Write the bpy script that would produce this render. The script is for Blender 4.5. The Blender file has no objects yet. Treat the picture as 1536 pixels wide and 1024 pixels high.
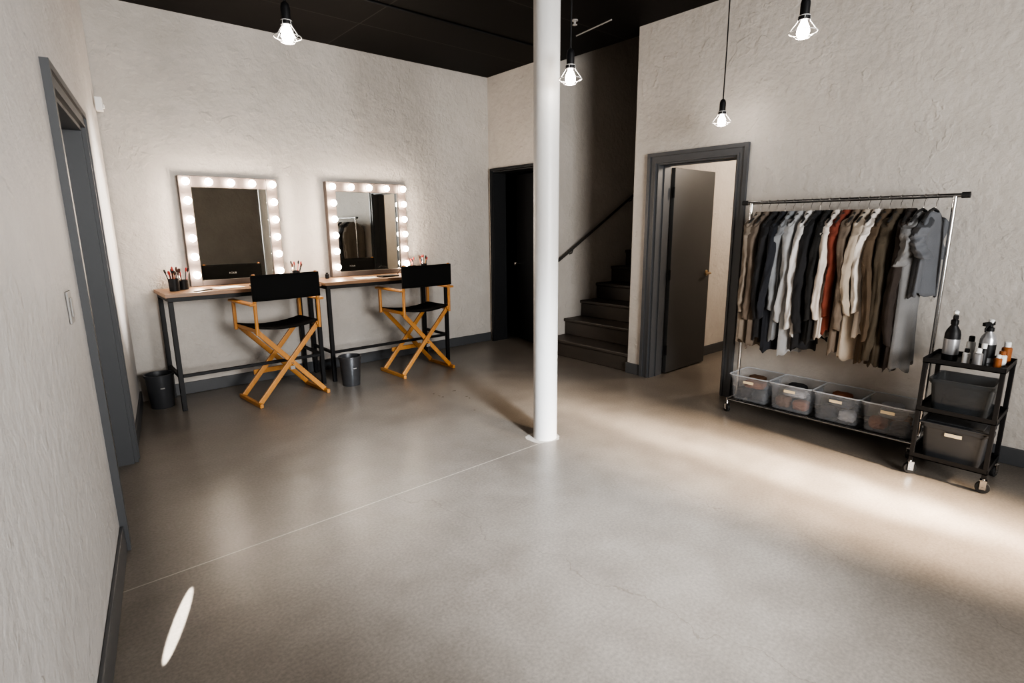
import bpy, bmesh, math, random
from mathutils import Vector, Matrix
random.seed(7)
S=bpy.context.scene
COL=S.collection
pi=math.pi
# ------------------------------------------------------------------ materials
def mat(name,col,rough=.5,metal=0.,var=.08,nscale=6.,bump=0.,bscale=60.,alpha=1.,emit=None,es=0.,spec=.5,stretch=None,sheen=0.,trans=0.,coat=0.):
    m=bpy.data.materials.new(name); m.use_nodes=True
    nt=m.node_tree; N=nt.nodes; L=nt.links; b=N['Principled BSDF']
    tc=N.new('ShaderNodeTexCoord'); mp=N.new('ShaderNodeMapping'); L.new(tc.outputs['Object'],mp.inputs[0])
    if stretch: mp.inputs['Scale'].default_value=stretch
    n=N.new('ShaderNodeTexNoise'); n.inputs['Scale'].default_value=nscale; n.inputs['Detail'].default_value=5
    L.new(mp.outputs[0],n.inputs[0])
    mx=N.new('ShaderNodeMix'); mx.data_type='RGBA'
    mx.inputs[6].default_value=[c*(1-var) for c in col]+[1]; mx.inputs[7].default_value=[min(1,c*(1+var)) for c in col]+[1]
    L.new(n.outputs['Fac'],mx.inputs[0]); L.new(mx.outputs[2],b.inputs['Base Color'])
    b.inputs['Roughness'].default_value=rough; b.inputs['Metallic'].default_value=metal
    b.inputs['Specular IOR Level'].default_value=spec; b.inputs['Alpha'].default_value=alpha
    b.inputs['Sheen Weight'].default_value=sheen; b.inputs['Transmission Weight'].default_value=trans; b.inputs['Coat Weight'].default_value=coat
    if emit: b.inputs['Emission Color'].default_value=list(emit)+[1]; b.inputs['Emission Strength'].default_value=es
    if bump:
        n2=N.new('ShaderNodeTexNoise'); n2.inputs['Scale'].default_value=bscale; n2.inputs['Detail'].default_value=4; L.new(mp.outputs[0],n2.inputs[0])
        bp=N.new('ShaderNodeBump'); bp.inputs['Strength'].default_value=bump; bp.inputs['Distance'].default_value=.01
        L.new(n2.outputs['Fac'],bp.inputs['Height']); L.new(bp.outputs[0],b.inputs['Normal'])
    return m
def ramp(N,pts):
    r=N.new('ShaderNodeValToRGB'); e=r.color_ramp.elements
    e[0].position,e[0].color=pts[0][0],list(pts[0][1])+[1]; e[1].position,e[1].color=pts[-1][0],list(pts[-1][1])+[1]
    for p,c in pts[1:-1]:
        q=e.new(p); q.color=list(c)+[1]
    return r
def plaster(name,c1,c2):
    m=bpy.data.materials.new(name); m.use_nodes=True; nt=m.node_tree; N=nt.nodes; L=nt.links; b=N['Principled BSDF']
    tc=N.new('ShaderNodeTexCoord')
    n=N.new('ShaderNodeTexNoise'); n.inputs['Scale'].default_value=1.6; n.inputs['Detail'].default_value=9; n.inputs['Roughness'].default_value=.7
    L.new(tc.outputs['Object'],n.inputs[0]); r=ramp(N,[(.30,c1),(.70,c2)]); L.new(n.outputs['Fac'],r.inputs[0]); L.new(r.outputs[0],b.inputs['Base Color'])
    b.inputs['Roughness'].default_value=.6; b.inputs['Specular IOR Level'].default_value=.4
    a=N.new('ShaderNodeTexNoise'); a.inputs['Scale'].default_value=6.; a.inputs['Detail'].default_value=3; a.inputs['Distortion'].default_value=.25; L.new(tc.outputs['Object'],a.inputs[0])
    ra=ramp(N,[(.62,(0,0,0)),(.65,(1,1,1)),(.80,(.2,.2,.2))]); L.new(a.outputs['Fac'],ra.inputs[0])
    f=N.new('ShaderNodeTexNoise'); f.inputs['Scale'].default_value=16; f.inputs['Detail'].default_value=8; f.inputs['Roughness'].default_value=.6; L.new(tc.outputs['Object'],f.inputs[0])
    b1=N.new('ShaderNodeBump'); b1.inputs['Strength'].default_value=.28; b1.inputs['Distance'].default_value=.010; L.new(ra.outputs[0],b1.inputs['Height'])
    b2=N.new('ShaderNodeBump'); b2.inputs['Strength'].default_value=.65; b2.inputs['Distance'].default_value=.018; L.new(f.outputs['Fac'],b2.inputs['Height'])
    L.new(b1.outputs[0],b2.inputs['Normal']); L.new(b2.outputs[0],b.inputs['Normal'])
    return m
def concrete():
    m=bpy.data.materials.new('polished_concrete'); m.use_nodes=True; nt=m.node_tree; N=nt.nodes; L=nt.links; b=N['Principled BSDF']
    tc=N.new('ShaderNodeTexCoord'); O=tc.outputs['Object']
    def M(op,a,bv=None,c=None):
        q=N.new('ShaderNodeMath'); q.operation=op
        for i,x in enumerate((a,bv,c)):
            if x is None: continue
            if hasattr(x,'is_linked'): L.new(x,q.inputs[i])
            else: q.inputs[i].default_value=x
        return q.outputs[0]
    n=N.new('ShaderNodeTexNoise'); n.inputs['Scale'].default_value=.9; n.inputs['Detail'].default_value=3; n.inputs['Roughness'].default_value=.5; L.new(O,n.inputs[0])
    nb=N.new('ShaderNodeTexNoise'); nb.inputs['Scale'].default_value=5.; nb.inputs['Detail'].default_value=3; nb.inputs['Roughness'].default_value=.5; L.new(O,nb.inputs[0])
    mixn=M('ADD',M('MULTIPLY',n.outputs['Fac'],.62),M('MULTIPLY',nb.outputs['Fac'],.38))
    mc=N.new('ShaderNodeMix'); mc.data_type='RGBA'; mc.inputs[6].default_value=(.085,.069,.055,1); mc.inputs[7].default_value=(.305,.275,.243,1); L.new(mixn,mc.inputs[0])
    sp=N.new('ShaderNodeTexNoise'); sp.inputs['Scale'].default_value=75; sp.inputs['Detail'].default_value=5; sp.inputs['Roughness'].default_value=.6; L.new(O,sp.inputs[0])
    rs=ramp(N,[(.3,(.78,.78,.78)),(.68,(1.12,1.12,1.12))]); L.new(sp.outputs['Fac'],rs.inputs[0])
    mu=N.new('ShaderNodeMix'); mu.data_type='RGBA'; mu.blend_type='MULTIPLY'; mu.inputs[0].default_value=1; L.new(mc.outputs[2],mu.inputs[6]); L.new(rs.outputs[0],mu.inputs[7])
    sx=N.new('ShaderNodeSeparateXYZ'); L.new(O,sx.inputs[0])
    d=M('ABSOLUTE',M('SUBTRACT',sx.outputs[1],2.60)); j=M('LESS_THAN',d,.0035); j=M('MULTIPLY',j,M('LESS_THAN',sx.outputs[0],2.5))
    wn=N.new('ShaderNodeTexNoise'); wn.inputs['Scale'].default_value=3.; wn.inputs['Detail'].default_value=6; L.new(O,wn.inputs[0])
    x_=sx.outputs[0]; y_=sx.outputs[1]
    line=M('ADD',M('SUBTRACT',x_,M('MULTIPLY',M('SUBTRACT',2.6,y_),.19)),-1.38)
    line=M('ADD',line,M('MULTIPLY',M('SUBTRACT',wn.outputs['Fac'],.5),.42))
    c=M('MULTIPLY',M('LESS_THAN',M('ABSOLUTE',line),.0024),M('LESS_THAN',y_,2.6))
    line2=M('ADD',M('SUBTRACT',x_,2.55),M('MULTIPLY',M('SUBTRACT',wn.outputs['Fac'],.5),.5))
    c2=M('MULTIPLY',M('LESS_THAN',M('ABSOLUTE',line2),.0018),M('LESS_THAN',y_,1.7))
    c=M('MAXIMUM',c,c2)
    m1=N.new('ShaderNodeMix'); m1.data_type='RGBA'; L.new(M('MULTIPLY',j,.7),m1.inputs[0]); L.new(mu.outputs[2],m1.inputs[6]); m1.inputs[7].default_value=(.45,.41,.35,1)
    m2=N.new('ShaderNodeMix'); m2.data_type='RGBA'; L.new(M('MULTIPLY',c,.35),m2.inputs[0]); L.new(m1.outputs[2],m2.inputs[6]); m2.inputs[7].default_value=(.07,.052,.04,1)
    L.new(m2.outputs[2],b.inputs['Base Color'])
    L.new(M('ADD',M('MULTIPLY',mixn,.2),.21),b.inputs['Roughness'])
    b.inputs['Specular IOR Level'].default_value=.6
    bp=N.new('ShaderNodeBump'); bp.inputs['Strength'].default_value=.05; bp.inputs['Distance'].default_value=.004; L.new(sp.outputs['Fac'],bp.inputs['Height']); L.new(bp.outputs[0],b.inputs['Normal'])
    return m
def ceilmat():
    m=bpy.data.materials.new('black_ceiling_tiles'); m.use_nodes=True; nt=m.node_tree; N=nt.nodes; L=nt.links; b=N['Principled BSDF']
    tc=N.new('ShaderNodeTexCoord')
    br=N.new('ShaderNodeTexBrick'); br.offset=0; br.inputs['Scale'].default_value=1; br.inputs['Brick Width'].default_value=2.44; br.inputs['Row Height'].default_value=1.22
    br.inputs['Mortar Size'].default_value=.005; br.inputs['Color1'].default_value=(.009,.008,.007,1); br.inputs['Color2'].default_value=(.013,.011,.010,1); br.inputs['Mortar'].default_value=(.04,.037,.034,1)
    L.new(tc.outputs['Object'],br.inputs[0]); L.new(br.outputs['Color'],b.inputs['Base Color']); b.inputs['Roughness'].default_value=.6; b.inputs['Specular IOR Level'].default_value=.15
    return m
M_wall=plaster('troweled_plaster',(.43,.402,.368),(.52,.488,.452))
M_wallL=plaster('troweled_plaster_pale',(.47,.453,.437),(.56,.543,.526))
M_floor=concrete(); M_ceil=ceilmat()
M_trim=mat('grey_trim_paint',(.075,.078,.083),.45,var=.05,bump=.05,bscale=30)
M_door=mat('charcoal_door_paint',(.055,.055,.055),.45,var=.06)
M_black=mat('black_door_paint',(.014,.014,.015),.4)
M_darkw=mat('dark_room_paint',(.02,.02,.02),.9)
M_col=mat('white_column_paint',(.56,.555,.545),.45,var=.07,nscale=4,bump=.15,bscale=25)
M_stair=mat('dark_stair_boards',(.065,.055,.047),.45,var=.4,nscale=4,bump=.1,stretch=(1,.2,1))
M_steel=mat('black_steel',(.009,.009,.010),.5,spec=.35)
M_wood=mat('golden_oak',(.48,.225,.065),.38,var=.22,nscale=10,stretch=(6,6,1),bump=.04)
M_woodtop=mat('walnut_top',(.24,.14,.08),.4,var=.3,nscale=5,stretch=(1,8,8))
M_canvas=mat('black_canvas',(.010,.010,.010),.9,bump=.3,bscale=400,spec=.2)
M_frame=mat('brushed_mirror_frame',(.10,.082,.073),.4,metal=.2,var=.08,stretch=(1,1,12))
M_mirror=mat('mirror_silvering',(.78,.78,.74),.015,metal=1.,var=.01)
M_bulb=mat('vanity_bulb_glass',(1,1,1),.4,emit=(1,.84,.69),es=54.)
M_pbulb=mat('pendant_bulb_glass',(1,1,1),.4,emit=(1,.90,.80),es=35.)
M_cage=mat('white_wire',(.60,.59,.57),.4)
M_pipe=mat('grey_conduit',(.35,.34,.33),.5)
M_chrome=mat('chrome',(.55,.54,.53),.18,metal=1.)
M_shelf=mat('dark_chrome',(.30,.30,.30),.25,metal=1.)
M_brass=mat('satin_brass',(.55,.42,.28),.3,metal=1.)
M_rub=mat('black_rubber',(.02,.02,.02),.6)
M_bin=mat('charcoal_plastic',(.04,.042,.046),.45)
M_metalbin=mat('galvanised_grey_metal',(.13,.133,.14),.35,metal=.7,var=.2,nscale=20)
M_clear=mat('clear_plastic',(.50,.52,.55),.12,alpha=.14)
M_rim=mat('frosted_rim',(.60,.62,.65),.3,alpha=.6)
M_smoke=mat('smoked_plastic',(.05,.055,.06),.2,alpha=.72)
M_tape=mat('masking_tape',(.75,.62,.42),.7)
M_white=mat('white_plastic',(.75,.75,.74),.4)
M_paper=mat('white_paper',(.8,.79,.76),.7)
M_print=mat('white_print',(.5,.5,.5),.6)
M_bristle=mat('dark_bristles',(.08,.04,.03),.9)
M_red=mat('red_lacquer',(.35,.03,.025),.35)
M_amber=mat('amber_plastic',(.28,.10,.035),.3)
M_silver=mat('silver_label',(.45,.45,.46),.3,metal=.7)
M_outlet=mat('grey_cover_plate',(.30,.29,.28),.4)
# ------------------------------------------------------------------ mesh builder
class MB:
    def __init__(s): s.v=[];s.f=[];s.m=[]
    def _add(s,vs,fs,m):
        o=len(s.v); s.v+= [tuple(x) for x in vs]; s.f+=[tuple(i+o for i in f) for f in fs]; s.m+=[m]*len(fs); return s
    def box(s,a,b,m=0):
        (x0,y0,z0),(x1,y1,z1)=a,b
        x0,x1=min(x0,x1),max(x0,x1); y0,y1=min(y0,y1),max(y0,y1); z0,z1=min(z0,z1),max(z0,z1)
        vs=[(x0,y0,z0),(x1,y0,z0),(x1,y1,z0),(x0,y1,z0),(x0,y0,z1),(x1,y0,z1),(x1,y1,z1),(x0,y1,z1)]
        return s._add(vs,[(0,3,2,1),(4,5,6,7),(0,1,5,4),(1,2,6,5),(2,3,7,6),(3,0,4,7)],m)
    def bar(s,p0,p1,w,h,m=0,up=(0,0,1)):
        p0,p1=Vector(p0),Vector(p1); d=(p1-p0).normalized(); u=Vector(up)
        if abs(d.dot(u))>.98: u=Vector((1,0,0))
        a=d.cross(u).normalized(); b=a.cross(d).normalized(); vs=[]
        for p in (p0,p1):
            for sx,sy in((-1,-1),(1,-1),(1,1),(-1,1)): vs.append(p+a*sx*w/2+b*sy*h/2)
        return s._add(vs,[(0,1,2,3),(7,6,5,4),(0,4,5,1),(1,5,6,2),(2,6,7,3),(3,7,4,0)],m)
    def tube(s,path,r,n=10,m=0,caps=True,flat=1.):
        P=[Vector(p) for p in path]; rs=r if isinstance(r,(list,tuple)) else [r]*len(P)
        vs=[];fs=[]; prev=None
        for i,p in enumerate(P):
            d=(P[min(i+1,len(P)-1)]-P[max(i-1,0)])
            d=d.normalized() if d.length>1e-9 else Vector((0,0,1))
            if prev is None:
                u=Vector((0,0,1)) if abs(d.z)<.9 else Vector((1,0,0)); a=d.cross(u).normalized()
            else:
                a=(prev-d*prev.dot(d)); a=a.normalized() if a.length>1e-6 else d.orthogonal().normalized()
            prev=a; b=d.cross(a)
            for k in range(n):
                t=2*pi*k/n; vs.append(p+(a*math.cos(t)+b*math.sin(t)*flat)*rs[i])
        for i in range(len(P)-1):
            for k in range(n): fs.append((i*n+k,i*n+(k+1)%n,(i+1)*n+(k+1)%n,(i+1)*n+k))
        if caps: fs.append(tuple(range(n-1,-1,-1))); fs.append(tuple((len(P)-1)*n+k for k in range(n)))
        return s._add(vs,fs,m)
    def lathe(s,prof,n=24,c=(0,0,0),m=0,capb=True,capt=True):
        vs=[];fs=[]
        for r,z in prof:
            for k in range(n):
                t=2*pi*k/n; vs.append((c[0]+r*math.cos(t),c[1]+r*math.sin(t),c[2]+z))
        for i in range(len(prof)-1):
            for k in range(n): fs.append((i*n+k,i*n+(k+1)%n,(i+1)*n+(k+1)%n,(i+1)*n+k))
        if capb: fs.append(tuple(range(n-1,-1,-1)))
        if capt: fs.append(tuple((len(prof)-1)*n+k for k in range(n)))
        return s._add(vs,fs,m)
    def sphere(s,c,r,n=16,m=0,sz=1.):
        return s.lathe([(max(1e-4,r*math.sin(pi*i/10)),-r*sz*math.cos(pi*i/10)) for i in range(11)],n,c,m)
    def obj(s,name,mats,parent=None,loc=(0,0,0),rot=(0,0,0),bevel=0,smooth=False,sub=0,solid=0):
        me=bpy.data.meshes.new(name); me.from_pydata(s.v,[],s.f)
        if not isinstance(mats,(list,tuple)): mats=[mats]
        for m in mats: me.materials.append(m)
        for i,p in enumerate(me.polygons): p.material_index=s.m[i]; p.use_smooth=smooth
        me.update()
        if smooth:
            try: me.set_sharp_from_angle(angle=math.radians(40))
            except Exception: pass
        o=bpy.data.objects.new(name,me); COL.objects.link(o); o.location=loc; o.rotation_euler=rot
        if parent: o.parent=parent
        if solid:
            q=o.modifiers.new('s','SOLIDIFY'); q.thickness=solid; q.offset=0
        if bevel:
            q=o.modifiers.new('b','BEVEL'); q.width=bevel; q.segments=2; q.limit_method='ANGLE'
        if sub:
            q=o.modifiers.new('u','SUBSURF'); q.levels=sub; q.render_levels=sub
        return o
def tag(o,label,cat,group=None):
    o['label']=label; o['category']=cat
    if group: o['group']=group
    return o
def thing(name,label,cat,loc=(0,0,0),rz=0,group=None):
    e=bpy.data.objects.new(name,None); COL.objects.link(e); e.location=loc; e.rotation_euler=(0,0,rz); e.empty_display_size=.1
    return tag(e,label,cat,group)
def struct(o): o['kind']='structure'; return o
# ------------------------------------------------------------------ room shell
XR=4.43; YB=5.60; ZC=3.237; YF=-2.6; T=.2
struct(MB().box((-1.2,YF-.2,-.1),(9.2,7.2,0)).obj('floor',M_floor))
struct(MB().box((-1.2,YF-.2,ZC),(XR+T,YB+.2,ZC+.12)).obj('ceiling',M_ceil))
struct(MB().box((.2,YB,0),(XR,YB+.18,ZC)).obj('wall_back',M_wall))
w=MB()
def seg(y0,y1,z0=0,z1=ZC): w.box((XR,y0,z0),(XR+T,y1,z1))
seg(5.52,YB+.18); seg(4.70,5.52,2.15); seg(4.549,4.70); seg(3.11,3.362); seg(2.325,3.11,2.035); seg(YF-.2,2.325)
struct(w.obj('wall_right',M_wall))
LL=(.111,2.953,0); LR=(0,0,-.1499)
w=MB().box((-.25,-5.9,0),(0,.09,ZC)).box((-.25,.09,2.055),(0,1.18,ZC)).box((-.25,1.18,0),(0,2.66,ZC))
struct(w.obj('wall_left',M_wallL,loc=LL,rot=LR))
W2=(4.05,4.2)
w=MB()
w.box((-1.2,YF-.15,0),(.7,YF,ZC)).box((2.5,YF-.15,0),(W2[0],YF,ZC)).box((W2[1],YF-.15,0),(XR,YF,ZC))
w.box((.7,YF-.15,0),(2.5,YF,1.0)).box((.7,YF-.15,2.6),(2.5,YF,ZC)).box((W2[0],YF-.15,2.6),(W2[1],YF,ZC)).box((W2[0],YF-.15,0),(W2[1],YF,.9))
struct(w.obj('wall_front',M_wall))
for i,(x0,x1,z0,z1) in enumerate([(.7,2.5,1.0,2.6),(W2[0],W2[1],.9,2.6)]):
    w=MB(); t=.05 if i==0 else .015
    w.box((x0,YF-.1,z0),(x0+t,YF-.04,z1)).box((x1-t,YF-.1,z0),(x1,YF-.04,z1)).box((x0+t,YF-.1,z0),(x1-t,YF-.04,z0+t)).box((x0+t,YF-.1,z1-t),(x1-t,YF-.04,z1))
    if i==0: w.box(((x0+x1)/2-.02,YF-.09,z0+t),((x0+x1)/2+.02,YF-.05,z1-t))
    struct(w.obj('window_%d'%(i+1),M_trim))
struct(MB().box((XR+T,4.549,0),(9,4.70,5.6)).obj('wall_stair_far',M_wall))
struct(MB().box((XR+T,3.24,0),(9,3.362,5.6)).obj('wall_stair_near',M_wall))
struct(MB().box((8.9,3.362,0),(9.0,4.549,5.6)).obj('wall_stair_end',M_wall))
struct(MB().box((XR+T,3.24,5.6),(9.0,4.72,5.7)).box((XR,3.24,ZC+.12),(XR+T,4.72,5.7)).obj('ceiling_stairwell',M_ceil))
struct(MB().box((8.0,.6,0),(8.1,3.24,2.7)).box((XR+T,.5,0),(8.1,.6,2.7)).obj('wall_hall',M_wall))
struct(MB().box((XR+T,.5,2.7),(8.1,3.24,2.8)).obj('ceiling_hall',M_wall))
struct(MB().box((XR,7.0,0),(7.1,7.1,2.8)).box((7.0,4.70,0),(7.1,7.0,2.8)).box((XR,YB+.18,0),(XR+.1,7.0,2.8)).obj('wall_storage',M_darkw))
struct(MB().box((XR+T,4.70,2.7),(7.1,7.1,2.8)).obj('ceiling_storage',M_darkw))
# stairs
rs,ts=.1937,.284
st=MB()
for i in range(1,13):
    x=XR+.02+(i-1)*ts; st.box((x,3.364,(i-1)*rs),(x+ts+.02,4.547,i*rs-.035),0)
    st.box((x-.022,3.364,i*rs-.035),(x+ts+.02,4.547,i*rs),0)
o=st.obj('staircase',M_stair,bevel=.008); tag(o,'dark wooden staircase climbing inside a narrow stairwell','staircase')
o=thing('handrail','dark wall-mounted handrail along the stairwell wall','handrail',(0,0,0))
M_rail=mat('dark_rail_paint',(.05,.048,.045),.4)
MB().tube([(4.55,4.49,1.08),(4.68,4.49,1.15),(6.01,4.49,1.91),(8.0,4.49,3.05)],.015,10).obj('rail',M_rail,o,smooth=True)
for x,z in((4.8,1.22),(5.9,1.85)): MB().tube([(x,4.49,z-.01),(x,4.51,z-.06),(x,4.549,z-.07)],.007,8).obj('bracket',M_rail,o,smooth=True)
def bb(name,a,b,**k): return struct(MB().box(a,b).obj(name,M_trim,bevel=.004,**k))
bb('baseboard_back',(.575,YB-.016,0),(XR-.016,YB,.11))
bb('baseboard_right',(XR-.016,YF,0),(XR,2.235,.11)); 
struct(MB().box((XR-.016,3.2,0),(XR,3.378,.11)).box((XR,3.362,0),(XR+.018,3.378,.11)).obj('baseboard_stair_corner',M_trim,bevel=.004))
struct(MB().box((0,-5.6,0),(.016,-.002,.13)).box((0,1.272,0),(.016,2.63,.11)).obj('baseboard_left',M_trim,loc=LL,rot=LR,bevel=.004))
bb('baseboard_hall',(XR+T,3.224,0),(8,3.24,.11))
# door casings and leaves
def casing(c,y0,y1,zt,X=XR,wd=.09,s=-1):
    L_=[(0,wd*.35,.030),(wd*.35,wd-.014,.018),(wd-.014,wd,.025)]
    for a,b,t in L_:
        c.box((X+s*t,y0+a,0),(X,y0+b,zt-a)).box((X+s*t,y1-b,0),(X,y1-a,zt-a)).box((X+s*t,y0+b,zt-b),(X,y1-b,zt-a))
c=MB(); casing(c,2.238,3.198,2.12)
c.box((XR-.004,2.325,0),(XR+T,2.345,2.035)).box((XR-.004,3.09,0),(XR+T,3.11,2.035)).box((XR-.004,2.345,2.015),(XR+T,3.09,2.035))
c.box((XR+.08,2.345,0),(XR+.095,2.357,2.003)).box((XR+.08,3.078,0),(XR+.095,3.09,2.003)).box((XR+.08,2.345,2.003),(XR+.095,3.09,2.015))
struct(c.obj('trim_1',M_trim))
d=MB().box((0,-.022,.012),(.74,.022,2.005)).obj('door_1',M_door,loc=(XR+T+.03,3.085,0),rot=(0,0,math.radians(1)),bevel=.003); struct(d)
hd=MB().tube([(.68,-.022,.98),(.68,-.07,.98),(.57,-.075,.98)],.011,10).tube([(.68,-.02,.98),(.68,-.03,.98)],.03,18)
hd.obj('door_handle',M_brass,d,smooth=True)
for z in(.25,1.0,1.78): MB().tube([(-.012,-.025,z-.05),(-.012,-.025,z+.05)],.009,8).obj('hinge',M_steel,d)
c=MB(); casing(c,4.675,5.545,2.175,wd=.03)
c.box((XR-.004,4.70,0),(XR+T,4.712,2.14)).box((XR-.004,5.508,0),(XR+T,5.52,2.14)).box((XR-.004,4.712,2.128),(XR+T,5.508,2.14))
struct(c.obj('trim_2',mat('dark_frame_paint',(.025,.026,.028),.4)))
a=math.radians(14)
d=MB().box((-.02,0,.012),(.02,.74,2.11)).obj('door_2',M_black,loc=(XR+T-.02,4.745,0),rot=(0,0,-a),bevel=.003); struct(d)
MB().lathe([(.012,0),(.012,.03),(.028,.045),(.03,.06),(.018,.072)],16).obj('door_knob',M_chrome,d,loc=(-.02,.68,1.0),rot=(0,-pi/2,0),smooth=True)
for z in(.3,1.05,1.85): MB().box((-.05,-.03,z-.05),(-.022,.0,z+.05)).obj('hinge',M_outlet,d)
c=MB(); casing(c,0,1.27,2.145,X=0,wd=.09,s=1)
c.box((-.25,.09,0),(.004,.11,2.055)).box((-.25,1.16,0),(.004,1.18,2.055)).box((-.25,.11,2.035),(.004,1.16,2.055))
c.box((-.125,.11,0),(-.11,.125,2.02)).box((-.125,1.145,0),(-.11,1.16,2.02)).box((-.125,.11,2.02),(-.11,1.16,2.035))
struct(c.obj('trim_3',M_trim,loc=LL,rot=LR))
d=MB().box((-.17,.113,.01),(-.127,1.157,2.03)).obj('door_3',mat('light_grey_door',(.30,.31,.32),.45),loc=LL,rot=LR,bevel=.003); struct(d)
MB().lathe([(.012,0),(.012,.03),(.028,.045),(.03,.06),(.018,.072)],16).obj('door_knob',M_chrome,d,loc=(-.127,.19,1.0),rot=(0,pi/2,0),smooth=True)
# column
o=thing('support_column','round white painted steel column standing on a concrete floor','column',(2.58,2.66,0))
MB().lathe([(.083,.0),(.083,ZC-.001)],48).obj('shaft',M_col,o,smooth=True)
random.seed(4); vs=[(0,0,.004)]; fs=[]
for k in range(40):
    t=2*pi*k/40; r=.10+.035*max(0,math.cos(t-2.6))+random.uniform(-.006,.008); vs.append((r*math.cos(t),r*math.sin(t),.0005))
for k in range(40): fs.append((0,1+k,1+(k+1)%40))
MB()._add(vs,fs,0).obj('grout_patch',mat('grout_patch',(.36,.34,.31),.7,var=.25,nscale=20,bump=.4,bscale=40),o)
o=MB().box((0,-.04,-.06),(.007,.04,.06)).box((.007,-.018,-.035),(.012,.018,.035)).obj('light_switch',M_outlet,loc=(.062,2.62,1.2),rot=LR,bevel=.002); tag(o,'grey rocker light switch plate on a plaster wall','light switch')
o=MB().box((0,-.035,-.05),(.045,.035,.05)).box((.045,-.02,-.03),(.055,.02,.0)).obj('motion_sensor',M_white,loc=(.497,5.45,2.42),rot=LR,bevel=.008); tag(o,'small white motion sensor high on the wall','sensor')
o=MB().tube([(4.15,3.88,ZC-.006),(4.08,3.40,ZC-.006)],.006,8).obj('conduit_pipe',M_pipe,smooth=True); tag(o,'short pale metal conduit under the black ceiling','conduit')
o=MB().tube([(.6,4.35,ZC-.008),(4.4,4.35,ZC-.008)],.008,8).obj('conduit_pipe',M_steel,smooth=True); tag(o,'long black conduit running under the black ceiling','conduit')
o=MB().lathe([(.028,0),(.028,-.008),(.010,-.012),(.010,-.035),(.022,-.038),(.022,-.042)][::-1],16,(3.85,3.62,ZC)).obj('fire_sprinkler',M_pipe,smooth=True); tag(o,'small grey fire sprinkler head on the black ceiling','sprinkler')
# ------------------------------------------------------------------ pendants
def pendant(p):
    x,y,z=p
    e=thing('pendant_lamp','bare bulb pendant lamp with white wire cage on black cord','pendant lamp',(x,y,ZC),0,'wire cage pendant lamps')
    dz=z-ZC
    MB().lathe([(.055,-.02),(.05,-.0)],24,(0,0,0)).obj('ceiling_canopy',M_steel,e,smooth=True)
    MB().tube([(0,0,-.02),(0.004,0,dz*.5),(0,0,dz+.14)],.0045,8).obj('cord',M_steel,e,smooth=True)
    MB().lathe([(.006,.16),(.018,.15),(.023,.13),(.023,.07),(.028,.068),(.028,.05)][::-1],20,(0,0,dz)).obj('socket',M_steel,e,smooth=True)
    MB().lathe([(.012,.055),(.016,.04),(.028,.015),(.031,-.005),(.026,-.025),(.012,-.036),(.001,-.038)][::-1],20,(0,0,dz)).obj('bulb',M_pbulb,e,smooth=True)
    g=MB(); n=4
    def ring(r,h): g.tube([(r*math.cos(2*pi*k/24),r*math.sin(2*pi*k/24),dz+h) for k in range(25)],.0022,6,caps=False)
    ring(.026,.07); ring(.068,-.006); ring(.034,-.030)
    for k in range(n):
        t=2*pi*k/n+.5; cs,sn=math.cos(t),math.sin(t)
        g.tube([(.026*cs,.026*sn,dz+.07),(.030*cs,.030*sn,dz+.045),(.068*cs,.068*sn,dz-.006),(.034*cs,.034*sn,dz-.030)],.0020,6)
    g.obj('wire_cage',M_cage,e,smooth=True)
for p in((1.13,3.07,2.445),(2.51,2.39,2.325),(4.13,2.33,2.255),(3.13,1.35,2.445)): pendant(p)
# ------------------------------------------------------------------ vanity tables
def table(x0,x1,lab):
    y0,y1,H=5.06,5.575,.975
    e=thing('vanity_table',lab,'table',(x0,y0,0)); w_,d_=x1-x0,y1-y0
    MB().box((-.02,-.02,H-.03),(w_+.02,d_,H)).obj('tabletop',M_woodtop,e,bevel=.003)
    f=MB(); t=.035
    f.box((0,0,H-.065),(w_,t,H-.03)).box((0,d_-t-.01,H-.065),(w_,d_-.01,H-.03)).box((0,t,H-.065),(t,d_-t-.01,H-.03)).box((w_-t,t,H-.065),(w_,d_-t-.01,H-.03))
    f.box((t,.004,.28),(w_-t,t-.004,.305)).box((.004,t,.28),(t-.004,d_-t-.01,.305)).box((w_-t+.004,t,.28),(w_-.004,d_-t-.01,.305))
    f.obj('frame',M_steel,e,bevel=.002)
    for a in(0,w_-t):
        for b in(0,d_-t-.01): MB().box((a,b,0),(a+t,b+t,H-.065)).obj('leg',M_steel,e,bevel=.002)
table(.735,1.955,'narrow counter-height vanity table with wood top and black steel frame')
table(2.03,3.40,'narrow counter-height vanity table with wood top and black steel frame')
def vmirror(x0,x1,z1):
    z0=.977; W_,H_=x1-x0,z1-z0
    e=thing('vanity_mirror','rectangular vanity mirror framed with glowing round bulbs, resting on table','mirror',(x0,5.545,z0),0,'lit vanity mirrors')
    f=MB(); fw=.095
    f.box((0,-.02,0),(fw,.045,H_)).box((W_-fw,-.02,0),(W_,.045,H_)).box((fw,-.02,H_-fw),(W_-fw,.045,H_)).box((fw,-.02,0),(W_-fw,.045,.05))
    pos=[]
    for k in range(5): pos.append((.05+(W_-.1)*k/4,H_-.05))
    for k in range(1,6):
        for x in(.05,W_-.05): pos.append((x,H_-.05-k*(H_-.13)/5.15))
    for x,z in pos: f.tube([(x,-.02,z),(x,-.032,z)],.018,14)
    f.obj('frame',M_frame,e,bevel=.003)
    MB().box((fw,.0,.05),(W_-fw,.02,H_-fw)).obj('glass',M_mirror,e)
    b0=None
    for x,z in pos:
        if b0 is None: b0=MB().sphere((0,0,0),.031,18).obj('bulb',M_bulb,e,loc=(x,-.060,z),smooth=True)
        else:
            q=b0.copy(); COL.objects.link(q); q.location=(x,-.060,z)
vmirror(.995,1.81,1.93); vmirror(2.29,3.19,1.935)
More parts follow.
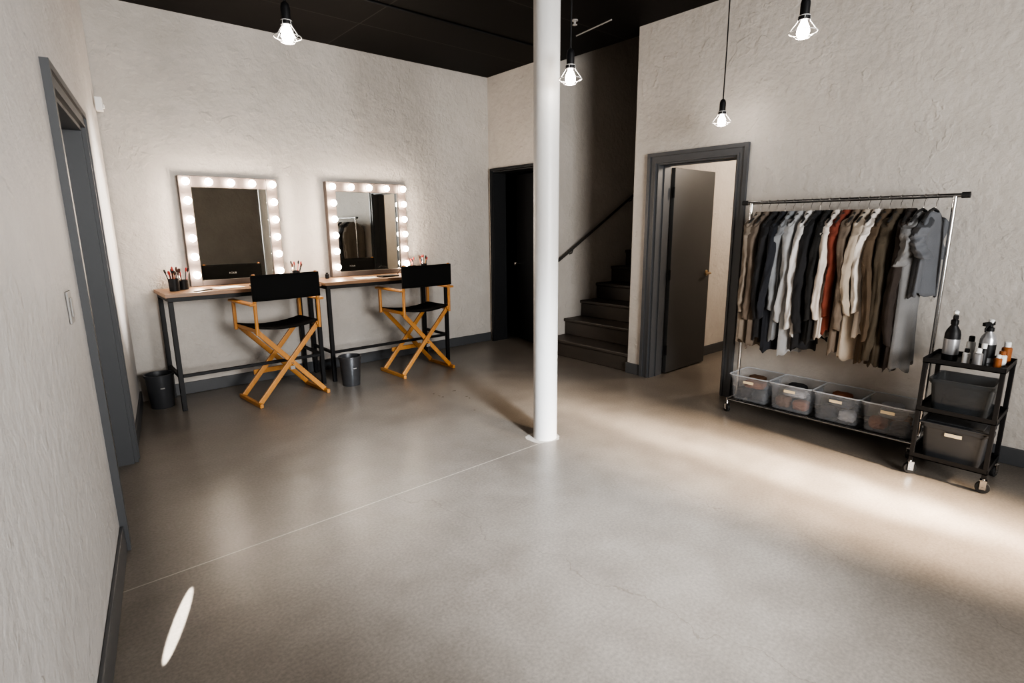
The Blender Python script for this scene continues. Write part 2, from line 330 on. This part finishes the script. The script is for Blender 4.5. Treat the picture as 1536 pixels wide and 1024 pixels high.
# ------------------------------------------------------------------ director chairs
def textmesh(s,size,name,m,parent,loc,rot):
    cu=bpy.data.curves.new(name,'FONT'); cu.body=s; cu.size=size; cu.align_x='CENTER'; cu.align_y='CENTER'; cu.extrude=.0006
    t=bpy.data.objects.new(name,cu); COL.objects.link(t); bpy.context.view_layer.update()
    me=bpy.data.meshes.new_from_object(t.evaluated_get(bpy.context.evaluated_depsgraph_get())); bpy.data.objects.remove(t)
    o=bpy.data.objects.new(name,me); me.materials.clear(); me.materials.append(m); COL.objects.link(o); o.parent=parent; o.location=loc; o.rotation_euler=rot
    return o
def chair(loc,rz,group='tall director chairs'):
    e=thing('director_chair','tall folding director chair, golden wood with black canvas seat and back','chair',loc,rz,group)
    for s in(-1,1):
        MB().bar((s*.30,-.235,.018),(s*.30,.235,.018),.03,.036).obj('floor_rail',M_wood,e,bevel=.006)
        MB().bar((s*.265,-.22,.655),(s*.265,.22,.655),.035,.035).obj('seat_rail',M_wood,e,bevel=.006)
        MB().bar((s*.29,-.25,.875),(s*.29,.25,.875),.055,.022).obj('armrest',M_wood,e,bevel=.008)
        MB().bar((s*.29,.20,.62),(s*.29,.20,.866),.026,.032,up=(0,1,0)).obj('arm_post',M_wood,e,bevel=.005)
        MB().tube([(s*.27,-.22,.62),(s*.27,-.225,.88),(s*.262,-.235,1.115)],.0145,12).obj('back_post',M_wood,e,smooth=True)
        MB().tube([(s*.262,-.235,1.113),(s*.262,-.235,1.120)],.011,12).obj('post_cap',M_amber,e,smooth=True)
        for y in(-.19,.17):
            yy=y+(.022 if s>0 else 0)
            MB().bar((s*.295,yy,.03),(-s*.262,yy,.648),.042,.02,up=(0,1,0)).obj('cross_leg',M_wood,e,bevel=.004)
    for y in(-.205,.205): MB().tube([(0,y-.02,.335),(0,y+.03,.335)],.006,10).obj('pivot_bolt',M_chrome,e)
    MB().box((-.02,-.214,.28),(.02,-.210,.31)).obj('maker_plate',M_silver,e)
    MB().bar((-.18,.21,.21),(.18,.21,.21),.02,.045).obj('foot_rest',M_wood,e,bevel=.004)
    g=MB(); nx,ny=14,6; vs=[];fs=[]
    for j in range(ny+1):
        for i in range(nx+1):
            u=i/nx*2-1; y=-.20+.40*j/ny; vs.append((u*.285,y,.678-.035*(1-u*u)))
    for j in range(ny):
        for i in range(nx): q=j*(nx+1)+i; fs.append((q,q+1,q+nx+2,q+nx+1))
    g._add(vs,fs,0); g.obj('seat',M_canvas,e,smooth=True,solid=.006)
    g=MB(); vs=[];fs=[]; path=[]
    for i in range(17):
        u=i/16*2-1; path.append((u*.283,-.25-.022*(1-u*u)))
    for i in range(9): t=pi*i/8; path.append((.266+.019*math.cos(t-pi/2)*1, -.235+.019*math.sin(t-pi/2)))
    for i in range(9): u=1-i/8*2; path.append((u*.262,-.214-.022*(1-u*u)))
    for i in range(9): t=pi*i/8; path.append((-.266+.019*math.cos(t+pi/2), -.235+.019*math.sin(t+pi/2)))
    n=len(path); nz=5
    for j in range(nz+1):
        z=.900+.21*j/nz
        for x,y in path: vs.append((x,y,z))
    for j in range(nz):
        for i in range(n): fs.append((j*n+i,j*n+(i+1)%n,(j+1)*n+(i+1)%n,(j+1)*n+i))
    g._add(vs,fs,0); bk=g.obj('backrest',M_canvas,e,smooth=True,solid=.004)
    textmesh('BUCH',.026,'lettering',M_print,bk,(0,-.230,1.02),(pi/2,0,pi))
    return e
chair((1.53,4.955,0),math.radians(5)); chair((2.90,4.93,0),math.radians(2))
# ------------------------------------------------------------------ waste bins
def wbin(loc,r,h,m,lab):
    e=thing('waste_bin',lab,'waste bin',loc,0,'round waste bins')
    MB().lathe([(r*.8,0),(r*.82,.005),(r,h-.02),(r+.006,h-.02),(r+.008,h),(r-.004,h),(r-.006,h-.02),(r*.79,.01),(.001,.008)],36,capt=False).obj('body',m,e,smooth=True)
    MB().tube([(-.015,-r*.95,h*.62),(0,-r*.965-.004,h*.62),(.015,-r*.95,h*.62)],.005,8).obj('grip',M_outlet,e,smooth=True)
wbin((.635,5.33,0),.105,.29,M_bin,'small round charcoal plastic waste bin beside the vanity table')
wbin((2.125,4.87,0),.10,.285,M_metalbin,'small round grey metal waste bin in front of the vanity table')
# ------------------------------------------------------------------ tabletop items
zt=.976
def cup(loc,n,seed,lab='black cup holding makeup brushes',h=.10):
    random.seed(seed); r=.042
    e=thing('brush_cup',lab,'brush holder',loc)
    MB().lathe([(r*.9,0),(r,h),(r-.003,h),(r*.86,.005),(.001,.004)],24,capt=False).obj('cup',M_steel,e,smooth=True)
    for i in range(n):
        a=random.random()*2*pi; q=random.uniform(.2,.9); top=Vector((math.cos(a)*r*1.5*q,math.sin(a)*r*1.5*q,h+random.uniform(.03,.07))); b=Vector((math.cos(a)*r*.5*q,math.sin(a)*r*.5*q,.01))
        d=(top-b).normalized()
        m=[M_steel,M_red,M_steel,M_chrome,M_wood][i%5]
        br=thing('makeup_brush','slim makeup brush standing in a black cup','makeup brush',(0,0,0),0,'makeup brushes'); br.location=loc
        MB().tube([b,top],.0035,8).obj('handle',m,br,smooth=True)
        MB().tube([top,top+d*.012,top+d*.028,top+d*.036],[.0045,.008,.007,.002],10).obj('bristles',[M_bristle,M_steel,M_red][i%3],br,smooth=True)
cup((.83,5.30,zt),12,1); cup((.91,5.38,zt),7,5,h=.08); cup((1.88,5.43,zt),7,2); cup((3.28,5.36,zt),10,3); cup((3.20,5.47,zt),6,8,h=.08)
for i,(x,y,r,h,m,l) in enumerate([(.86,5.44,.02,.07,M_steel,'black'),(1.79,5.30,.018,.05,M_amber,'amber'),(3.34,5.45,.022,.10,M_amber,'amber'),(3.12,5.47,.02,.055,M_white,'white'),(2.2,5.45,.02,.06,M_steel,'black'),(3.24,5.28,.018,.05,M_silver,'silver')]):
    o=MB().lathe([(r,0),(r,h*.7),(r*.6,h*.75),(r*.6,h),(.001,h)],20,(x,y,zt)).obj('cosmetic_bottle',m,smooth=True); tag(o,'small %s cosmetic bottle on a vanity table'%l,'bottle','cosmetic bottles')
def flat(name,lab,cat,a,b,z,m,rz=0,bev=.002):
    cx,cy=(a[0]+b[0])/2,(a[1]+b[1])/2
    o=MB().box((a[0]-cx,a[1]-cy,0),(b[0]-cx,b[1]-cy,z)).obj(name,m,loc=(cx,cy,zt),rot=(0,0,rz),bevel=bev); return tag(o,lab,cat)
flat('paper_sheet','loose white paper sheet on a vanity table','paper',(1.12,5.18),(1.34,5.36),.002,M_paper,.2,0)
flat('paper_sheet','loose white paper sheet on a vanity table','paper',(2.40,5.14),(2.62,5.30),.002,M_paper,-.15,0)
flat('makeup_palette','black flat makeup palette lying on the table','makeup palette',(2.66,5.16),(2.86,5.28),.012,M_steel,.1)
flat('makeup_palette','black flat makeup palette lying on the table','makeup palette',(1.40,5.15),(1.58,5.26),.012,M_steel,-.1)
flat('comb','slim black comb on a wood tabletop','comb',(.93,5.13),(1.09,5.16),.006,M_steel,.5)
o=MB().tube([(3.0+.07*math.cos(t/8*pi),5.30+.02*math.sin(t),zt+.006+.06*math.sin(t/8*pi)) for t in range(9)],.004,8).obj('curling_cable',M_steel,smooth=True); tag(o,'black appliance cable looping on the vanity table','cable')
# ------------------------------------------------------------------ garment rack
RX=4.21; RZ=1.64; R0,R1=.835,2.08
rk=thing('garment_rack','rolling chrome garment rack with lower shelf along a wall','garment rack',(RX,R0,0))
LN=R1-R0
MB().tube([(0,-.05,RZ),(0,LN+.05,RZ)],.0125,16).obj('hanging_bar',M_shelf,rk,smooth=True)
for y in(-.05,LN+.05): MB().tube([(0,y-.02,RZ),(0,y+.02,RZ)],.018,16).obj('end_cap',M_rub,rk,smooth=True)
for y in(0,LN):
    MB().tube([(0,y,.11),(0,y,RZ)],.0125,16).obj('upright',M_chrome,rk,smooth=True)
    MB().tube([(-.15,y,.105),(.15,y,.105)],.013,14).obj('base_bar',M_chrome,rk,smooth=True)
s=MB()
for x in(-.15,.15): s.tube([(x,0,.105),(x,LN,.105)],.012,14)
for k in range(1,16): s.tube([(-.15,LN*k/16,.110),(.15,LN*k/16,.110)],.0035,6)
s.obj('shelf',M_shelf,rk,smooth=True)
def caster(parent,x,y,top,r=.034,a=.5):
    cx=bpy.data.objects.new('caster',None); COL.objects.link(cx); cx.parent=parent; cx.location=(x,y,0); cx.rotation_euler=(0,0,a)
    MB().tube([(-.011,0,r),(.011,0,r)],r,24).tube([(-.013,0,r),(.013,0,r)],r*.55,18).obj('wheel',M_rub,cx,bevel=.003)
    MB().box((-.017,-.014,r-.01),(-.0135,.014,2*r+.008)).box((.0135,-.014,r-.01),(.017,.014,2*r+.008)).box((-.017,-.016,2*r+.005),(.017,.016,2*r+.010)).tube([(0,0,2*r+.008),(0,0,top)],.007,10).tube([(-.02,0,r),(.02,0,r)],.006,10).obj('fork',M_chrome,cx)
for x in(-.15,.15):
    for y in(0,LN): caster(rk,x,y,.10,.032,random.random()*3)
def tub(name,lab,loc,wx,wy,h,m,rz=0,tape=True,group=None,lid=False):
    e=thing(name,lab,'storage bin',loc,rz,group); g=MB()
    def loop(sx,sy,z,n=5,r=.03):
        pts=[]
        for cx,cy,a0 in((sx-r,sy-r,0),(-sx+r,sy-r,pi/2),(-sx+r,-sy+r,pi),(sx-r,-sy+r,1.5*pi)):
            for k in range(n): t=a0+pi/2*k/(n-1); pts.append((cx+r*math.cos(t),cy+r*math.sin(t),z))
        return pts
    rings=[loop(wx/2*.86,wy/2*.88,0),loop(wx/2*.97,wy/2*.97,h-.02),loop(wx/2+.006,wy/2+.006,h-.02),loop(wx/2+.006,wy/2+.006,h),loop(wx/2*.955,wy/2*.955,h),loop(wx/2*.84,wy/2*.86,.006)]
    n=len(rings[0]); vs=[p for r_ in rings for p in r_]; fs=[]
    for i in range(len(rings)-1):
        for k in range(n): fs.append((i*n+k,i*n+(k+1)%n,(i+1)*n+(k+1)%n,(i+1)*n+k))
    fs.append(tuple(range(n-1,-1,-1))); fs.append(tuple((len(rings)-1)*n+k for k in range(n)))
    g._add(vs,fs,0); g.obj('body',m,e,smooth=True)
    for s in(-1,1): MB().box((-wx*.16,s*(wy/2+.003),h-.05),(wx*.16,s*(wy/2+.014),h-.018)).obj('side_handle',m,e,bevel=.004)
    if m is M_clear: MB().tube([p for p in loop(wx/2+.006,wy/2+.006,h,9)]+[loop(wx/2+.006,wy/2+.006,h,9)[0]],.005,8,caps=False).obj('rim',M_rim,e,smooth=True)
    if tape:
        MB().box((-wx/2*.985-.005,-.045,h-.055),(-wx/2*.96-.006,.035,h-.035)).obj('tape_label',M_tape,e)
    if lid:
        MB().box((-wx/2-.01,-wy/2-.01,h),(wx/2+.01,wy/2+.01,h+.012)).box((-wx/2+.02,-wy/2+.02,h+.012),(wx/2-.02,wy/2-.02,h+.018)).obj('lid',m,e,bevel=.004)
    return e
def lump(name,lab,cat,c,s,m,seed,group=None,rz=0):
    random.seed(seed); bm=bmesh.new(); bmesh.ops.create_icosphere(bm,subdivisions=5,radius=1)
    ph=[(Vector((random.uniform(-1,1),random.uniform(-1,1),random.uniform(-1,1))).normalized()*random.uniform(2.5,7),random.random()*6) for _ in range(9)]
    for v in bm.verts:
        p=v.co.copy(); k=1/max(1e-6,(abs(p.x)**4+abs(p.y)**4+abs(p.z)**4)**.25)
        w_=sum(math.sin(p.dot(a)+b) for a,b in ph[:4])*.4
        d=-sum(abs(math.sin(p.dot(a)+b+w_)) ** .7 for a,b in ph)*.045+.16
        v.co=p*k*(1+d*.9); v.co.x*=s[0]; v.co.y*=s[1]; v.co.z=max(-.9,v.co.z)*s[2]
    me=bpy.data.meshes.new(name); bm.to_mesh(me); bm.free(); me.materials.append(m)
    for p in me.polygons: p.use_smooth=True
    o=bpy.data.objects.new(name,me); COL.objects.link(o); o.location=c; o.rotation_euler=(0,0,rz); return tag(o,lab,cat,group)
cols=[(.03,.03,.033),(.20,.205,.22),(.20,.075,.035),(.03,.022,.02),(.36,.36,.38),(.13,.07,.04),(.05,.055,.07)]
bw=LN/4
for k in range(4):
    y=R1-bw*(k+.5)
    tub('storage_bin','clear plastic storage bin with folded accessories, tape label',(RX,y,.116),.30,bw-.012,.20,M_clear,group='clear bins on the rack shelf')
    for q,(dx,dy,dz,sx_,sy_,sz_) in enumerate(((-.062,-.062,.0,.052,.058,.042),(-.062,.062,.0,.052,.055,.046),(.058,0.0,.0,.055,.105,.052),(-.045,-.012,.088,.06,.085,.034),(.06,.02,.104,.05,.07,.032))):
        cc=cols[(k*2+q*3)%7]; mm=mat('accessory_fabric_%d_%d'%(k,q),cc,.8,bump=.3,bscale=150)
        lump('folded_cloth','crumpled %s fabric accessory in a clear bin'%('dark' if sum(cc)<.25 else 'light grey' if cc[2]>.18 else 'brown'),'clothing',(RX+dx,y+dy,.124+sz_*.92+dz),(sx_,sy_,sz_),mm,k*10+q,'accessories in clear bins')
# garments
def fabric(i,c,rough=.85): return mat('garment_fabric_%d'%i,c,rough,var=.22,nscale=9,bump=.4,bscale=220,sheen=.05)
def garment(i,y,col,length,slv,rz,kind='shirt',hw=.160,name='long_sleeved_shirt',lab='',dx=0):
    random.seed(100+i); m=fabric(i,col); e=thing(name,lab,'clothing',(RX+dx,y,RZ-.10),rz,'garments hanging on the rack')
    ph=[random.random()*6 for _ in range(8)]; n=48; rows=30; vs=[];fs=[]
    for j in range(rows+1):
        t=j/rows
        if j<=5:
            u=j/5; wx=.055+(hw-.055)*u; z=-.062*u**1.3; ty=.024+.008*u
        else:
            u=(j-5)/(rows-5); wx=hw*(1-.06*math.sin(u*pi)+.04*u); z=-.062-(length-.062)*u; ty=.030+.012*u
        am=.46*min(1,max(0,t-.12)*1.6)
        for k in range(n):
            a=2*pi*k/n; f=1+am*(.36*math.sin(5*a+ph[0]+t*1.4)+.26*math.sin(9*a+ph[1]-t*2)+.2*math.sin(14*a+ph[2]+t))
            x=wx*math.cos(a)*(1+.12*(f-1)); yy=ty*math.sin(a)*f+.020*math.sin(3.2*x/hw+ph[3]+t*1.5)*min(1,t*3)
            zz=z+(.014*math.sin(3*a+ph[4])+.010*math.sin(7*a+ph[5]) if j==rows else 0)+(.0 if j>2 else .01*abs(math.cos(a)))
            vs.append((x,yy,zz))
    for j in range(rows):
        for k in range(n): fs.append((j*n+k,j*n+(k+1)%n,(j+1)*n+(k+1)%n,(j+1)*n+k))
    g=MB()._add(vs,fs,0)
    if kind=='shirt':
        vs=[];fs=[];q=20
        for j,(r,z) in enumerate(((.050,.0),(.046,.03),(.060,.008),(.066,-.004))):
            for k in range(q): a=2*pi*k/q; vs.append((r*math.cos(a)*1.05,r*.55*math.sin(a),z))
        for j in range(3):
            for k in range(q): fs.append((j*q+k,j*q+(k+1)%q,(j+1)*q+(k+1)%q,(j+1)*q+k))
        g._add(vs,fs,0)
    g.obj('torso',m,e,smooth=True,solid=.003)
    for s in(-1,1):
        L_=slv*random.uniform(.92,1.08); sway=random.uniform(-.04,.04); kick=random.uniform(-.01,.04) if s<0 else -.01; N_=34; vs=[];fs=[]; q=26
        w1,w2=random.uniform(24,40),random.uniform(.04,.12)
        for j in range(N_+1):
            t=j/N_
            cx=s*(hw-.022+.030*min(1,t*4)-.01*t+kick*math.sin(t*pi*.8)); cz=-.055-L_*t; cy=sway*t*t+.012*math.sin(t*6+ph[1])
            r=.052-.012*t
            if slv>.4:
                if t>.92: r=.034
                elif t>.84: r=.034+.014*min(1,(.92-t)/.05)
            else: r=.058+.014*t
            for k in range(q):
                a=2*pi*k/q
                crease=-abs(math.sin(2*a+ph[2]+s+t*3.5+.8*math.sin(t*9+ph[4])))*.26*min(1,t*2+.1)
                el=w2*1.3*math.sin(t*w1+a*2+ph[3])*(.25+.75*math.exp(-((t-.5)/.2)**2)+.5*math.exp(-((t-.88)/.06)**2))
                f=1.12+crease+el+.06*math.sin(5*a+ph[6]+t*4)
                if slv>.4 and t>.92: f=1.+.05*math.sin(3*a+ph[6])
                vs.append((cx+r*f*math.cos(a)*(.82 if t>.08 else .5),cy+r*f*.58*math.sin(a),cz+(-.03*s*math.cos(a) if t<.12 else 0)+.01*math.cos(a+ph[5])*t))
        for j in range(N_):
            for k in range(q): fs.append((j*q+k,j*q+(k+1)%q,(j+1)*q+(k+1)%q,(j+1)*q+k))
        fs.append(tuple(range(q)))
        MB()._add(vs,fs,0).obj('sleeve',m,e,smooth=True,solid=.003)
    h=thing('clothes_hanger','black clothes hanger with metal hook on the rack bar','hanger',(RX+dx,y,RZ),rz,'hangers on the rack')
    MB().tube([(-.15,0,-.152),(-.11,0,-.128),(-.05,0,-.088),(0,0,-.075),(.05,0,-.088),(.11,0,-.128),(.15,0,-.152)],[.006,.010,.010,.010,.010,.010,.006],10,flat=.8).obj('hanger_arms',M_rub,h,smooth=True)
    MB().tube([(-dx,0,-.07),(-dx,0,-.035),(.012-dx,0,-.022),(.019-dx,0,-.004),(.014-dx,0,.010),(-dx,0,.0165),(-.013-dx,0,.010),(-.018-dx,0,-.002)],.002,8).obj('hook',M_chrome,h,smooth=True)
GL=[((.19,.16,.13),.95,.72,'taupe knit tunic'),((.12,.095,.075),.98,.74,'brown long-sleeved shirt'),((.014,.014,.016),.92,.76,'black long-sleeved shirt'),((.012,.014,.020),.99,.70,'dark navy long-sleeved shirt'),((.18,.19,.20),.90,.66,'blue-grey long-sleeved shirt'),((.29,.295,.30),1.0,.72,'light grey long-sleeved shirt'),((.52,.51,.50),.86,.78,'white long-sleeved shirt'),((.011,.011,.013),.95,.74,'black long-sleeved shirt'),((.010,.010,.010),.88,.70,'black long-sleeved shirt'),((.52,.48,.44),.84,.62,'cream long-sleeved blouse'),((.15,.034,.018),.80,.64,'rust red long-sleeved shirt'),((.14,.11,.085),.93,.72,'taupe brown long-sleeved shirt'),((.34,.29,.235),.96,.60,'beige linen long-sleeved shirt'),((.56,.52,.48),.80,.60,'off-white long-sleeved blouse'),((.070,.047,.028),.97,.78,'dark brown long-sleeved shirt'),((.055,.042,.027),.98,.86,'olive brown long-sleeved shirt'),((.028,.020,.016),.99,.80,'near-black brown long-sleeved shirt')]
for i,(c,l,s_,nm) in enumerate(GL):
    y=2.005-i*.060
    garment(i,y,c,l,s_,math.radians(random.uniform(-6,6)-3),lab=nm+' hanging on the garment rack')
garment(30,.985,(.16,.16,.16),.98,.24,math.radians(-6),kind='tee',name='tunic',lab='grey short-sleeved tunic hanging on the garment rack',hw=.15,dx=-.015)
garment(31,.925,(.10,.105,.115),.50,.22,math.radians(-7),kind='tee',name='t_shirt',lab='slate grey t-shirt at the end of the garment rack',hw=.135,dx=-.03)
# ------------------------------------------------------------------ cart
CX0,CX1,CY0,CY1=3.81,4.15,.425,.79
ct=thing('utility_cart','black metal rolling utility cart with three shelves','cart',(CX0,CY0,0)); cw,cd=CX1-CX0,CY1-CY0
for x in(.012,cw-.012):
    for y in(.012,cd-.012): MB().box((x-.011,y-.011,.085),(x+.011,y+.011,.70)).obj('post',M_steel,ct,bevel=.002); caster(ct,x,y,.09,.034,random.random()*3)
for z in(.11,.40,.69):
    MB().box((0,0,z),(cw,cd,z+.006)).box((0,0,z),(.004,cd,z+.03)).box((cw-.004,0,z),(cw,cd,z+.03)).box((0,0,z),(cw,.004,z+.03)).box((0,cd-.004,z),(cw,cd,z+.03)).obj('tray',M_steel,ct,bevel=.001)
tub('storage_bin','smoked grey plastic bin with tape label on cart shelf',((CX0+CX1)/2,(CY0+CY1)/2,.117),.28,.30,.21,M_bin,group='dark bins on the cart',lid=True)
tub('storage_bin','smoked translucent plastic bin on cart middle shelf',((CX0+CX1)/2,(CY0+CY1)/2,.407),.27,.29,.19,M_smoke,group='dark bins on the cart',tape=False)
lump('folded_cloth','crumpled dark fabric in a smoked bin','clothing',((CX0+CX1)/2,(CY0+CY1)/2,.47),(.09,.10,.058),M_canvas,77)
zc=.697
def spray(x,y,h,body,rz):
    e=thing('spray_bottle','pump spray bottle with %s body on the cart top'%('silver and black' if body is M_silver else 'dark grey'),'spray bottle',(x,y,zc),rz,'spray bottles on the cart')
    r=.038
    MB().lathe([(r*.95,0),(r,.005),(r,h*.52),(r*.85,h*.60),(r*.42,h*.70),(r*.40,h*.74)],24).obj('body',body,e,smooth=True)
    MB().lathe([(r*1.01,h*.12),(r*1.02,h*.13),(r*1.02,h*.42),(r*1.01,h*.43)],24,capb=False,capt=False).obj('label_band',M_silver if body is not M_silver else M_steel,e,smooth=True)
    MB().lathe([(r*.5,h*.72),(r*.5,h*.80),(r*.3,h*.82),(r*.3,h*.88)],18).bar((-.05,0,h*.88),(.02,0,h*.90),.016,.02).tube([(-.02,0,h*.86),(-.035,0,h*.78),(-.032,0,h*.70)],.004,8).obj('trigger_head',M_steel,e,smooth=True)
    MB().lathe([(.008,h*.9),(.012,h*.93),(.014,h*.98),(.006,h)],14).obj('nozzle_cap',M_white,e,smooth=True)
spray(3.97,.70,.29,M_steel,.3); spray(4.04,.55,.25,M_silver,-.5)
for i,(x,y,r,h,m,cap,l) in enumerate([(3.91,.615,.018,.085,M_white,M_steel,'white'),(3.88,.56,.022,.10,M_silver,M_white,'silver'),(3.95,.55,.02,.12,M_steel,M_white,'black'),(4.09,.47,.024,.12,M_amber,M_white,'amber'),(4.00,.475,.022,.08,M_white,M_amber,'white'),(4.09,.63,.022,.13,M_white,M_steel,'white'),(3.93,.48,.018,.07,M_amber,M_white,'amber')]):
    e=thing('product_bottle','small %s hair product bottle on the cart top'%l,'bottle',(x,y,zc),0,'product bottles on the cart')
    MB().lathe([(r,0),(r,h*.72),(r*.7,h*.78)],20).obj('body',m,e,smooth=True); MB().lathe([(r*.65,h*.77),(r*.65,h),(r*.5,h+.003)],18).obj('cap',cap,e,smooth=True)
# ------------------------------------------------------------------ lights
def aim(o,t): o.rotation_euler=(Vector(t)-o.location).to_track_quat('-Z','Y').to_euler()
def area(n,loc,to,sx,sy,e,c,spread=180):
    l=bpy.data.lights.new(n,'AREA'); l.shape='RECTANGLE'; l.size=sx; l.size_y=sy; l.energy=e; l.color=c; l.spread=math.radians(spread)
    o=bpy.data.objects.new(n,l); COL.objects.link(o); o.location=loc; aim(o,to); return o
def spot(n,loc,to,ang,e,c,blend=.5,sc=(1,1,1),r=.02,noise=0,mscale=(6,30,6),lo=.45,hi=1.5):
    l=bpy.data.lights.new(n,'SPOT'); l.energy=e; l.color=c; l.spot_size=math.radians(ang); l.spot_blend=blend; l.shadow_soft_size=r
    o=bpy.data.objects.new(n,l); COL.objects.link(o); o.location=loc; aim(o,to); o.scale=sc
    if noise:
        l.use_nodes=True; N=l.node_tree.nodes; L=l.node_tree.links; em=N['Emission']; tc=N.new('ShaderNodeTexCoord'); mp=N.new('ShaderNodeMapping'); mp.inputs['Scale'].default_value=mscale; mp.inputs['Rotation'].default_value=(0,0,.35)
        nz=N.new('ShaderNodeTexNoise'); nz.inputs['Scale'].default_value=noise; nz.inputs['Distortion'].default_value=1.2; nz.inputs['Detail'].default_value=4; L.new(tc.outputs['Normal'],mp.inputs[0]); L.new(mp.outputs[0],nz.inputs[0])
        r_=ramp(N,[(.38,(lo,lo,lo)),(.62,(hi,hi,hi))]); L.new(nz.outputs['Fac'],r_.inputs[0]); L.new(r_.outputs[0],em.inputs['Strength'])
    return o
area('window_daylight',(1.6,YF+.05,1.8),(2.4,5.,2.2),1.8,1.6,110,(1,.985,.965),spread=120)
spot('skylight_beam',(1.3,-1.8,2.9),(2.0,2.0,0),38,2000,(.88,.94,1.0),1.,r=.25)
spot('low_sun_beam',(3.45,-2.4,2.0),(3.25,.95,0),33,4600,(1,.80,.60),1.,(.62,1,1),.22,noise=1.,mscale=(20,60,20),lo=.6,hi=1.3)
spot('low_sun_core',(3.45,-2.4,2.0),(3.30,1.2,0),22,5200,(1,.88,.72),1.,(.34,1,1),.08,noise=1.,mscale=(40,110,40),lo=.25,hi=1.9)
o=spot('sun_sliver',(.215,2.24,3.1),(.215,2.24,0),8.6,2600,(1,.97,.92),.2,(.10,1,1),.005); o.rotation_euler=(0,0,-math.radians(21.7))
spot('wall_sun_strip',(3.3,-2.3,2.2),(.43,4.95,1.45),14,6000,(1,.95,.90),.8,(.25,1,1),.05)
l=bpy.data.lights.new('hall_lamp','POINT'); l.energy=60; l.color=(1,.86,.72); l.shadow_soft_size=.15; o=bpy.data.objects.new('hall_lamp',l); COL.objects.link(o); o.location=(6.1,1.9,2.4)
wd=bpy.data.worlds.new('World'); S.world=wd; wd.use_nodes=True; wd.node_tree.nodes['Background'].inputs[0].default_value=(.85,.92,1,1); wd.node_tree.nodes['Background'].inputs[1].default_value=1.5
# ------------------------------------------------------------------ camera
pitch,yaw,roll=.2086,.8632,.0085
F=Vector((math.cos(yaw)*math.cos(pitch),math.sin(yaw)*math.cos(pitch),-math.sin(pitch)))
R=Vector((math.sin(yaw),-math.cos(yaw),0)); D=F.cross(R)
if D.z>0: D=-D
R2=R*math.cos(roll)+D*math.sin(roll); D2=D*math.cos(roll)-R*math.sin(roll)
cam=bpy.data.cameras.new('camera'); cam.sensor_width=36; cam.lens=820.5/1536*36; cam.clip_start=.02
co=bpy.data.objects.new('camera',cam); COL.objects.link(co)
U=-D2; co.matrix_world=Matrix(((R2.x,U.x,-F.x,0),(R2.y,U.y,-F.y,0),(R2.z,U.z,-F.z,1.485),(0,0,0,1)))
S.camera=co
S.view_settings.view_transform='AgX'
try: S.view_settings.look='AgX - High Contrast'
except Exception: pass
S.view_settings.exposure=0.55
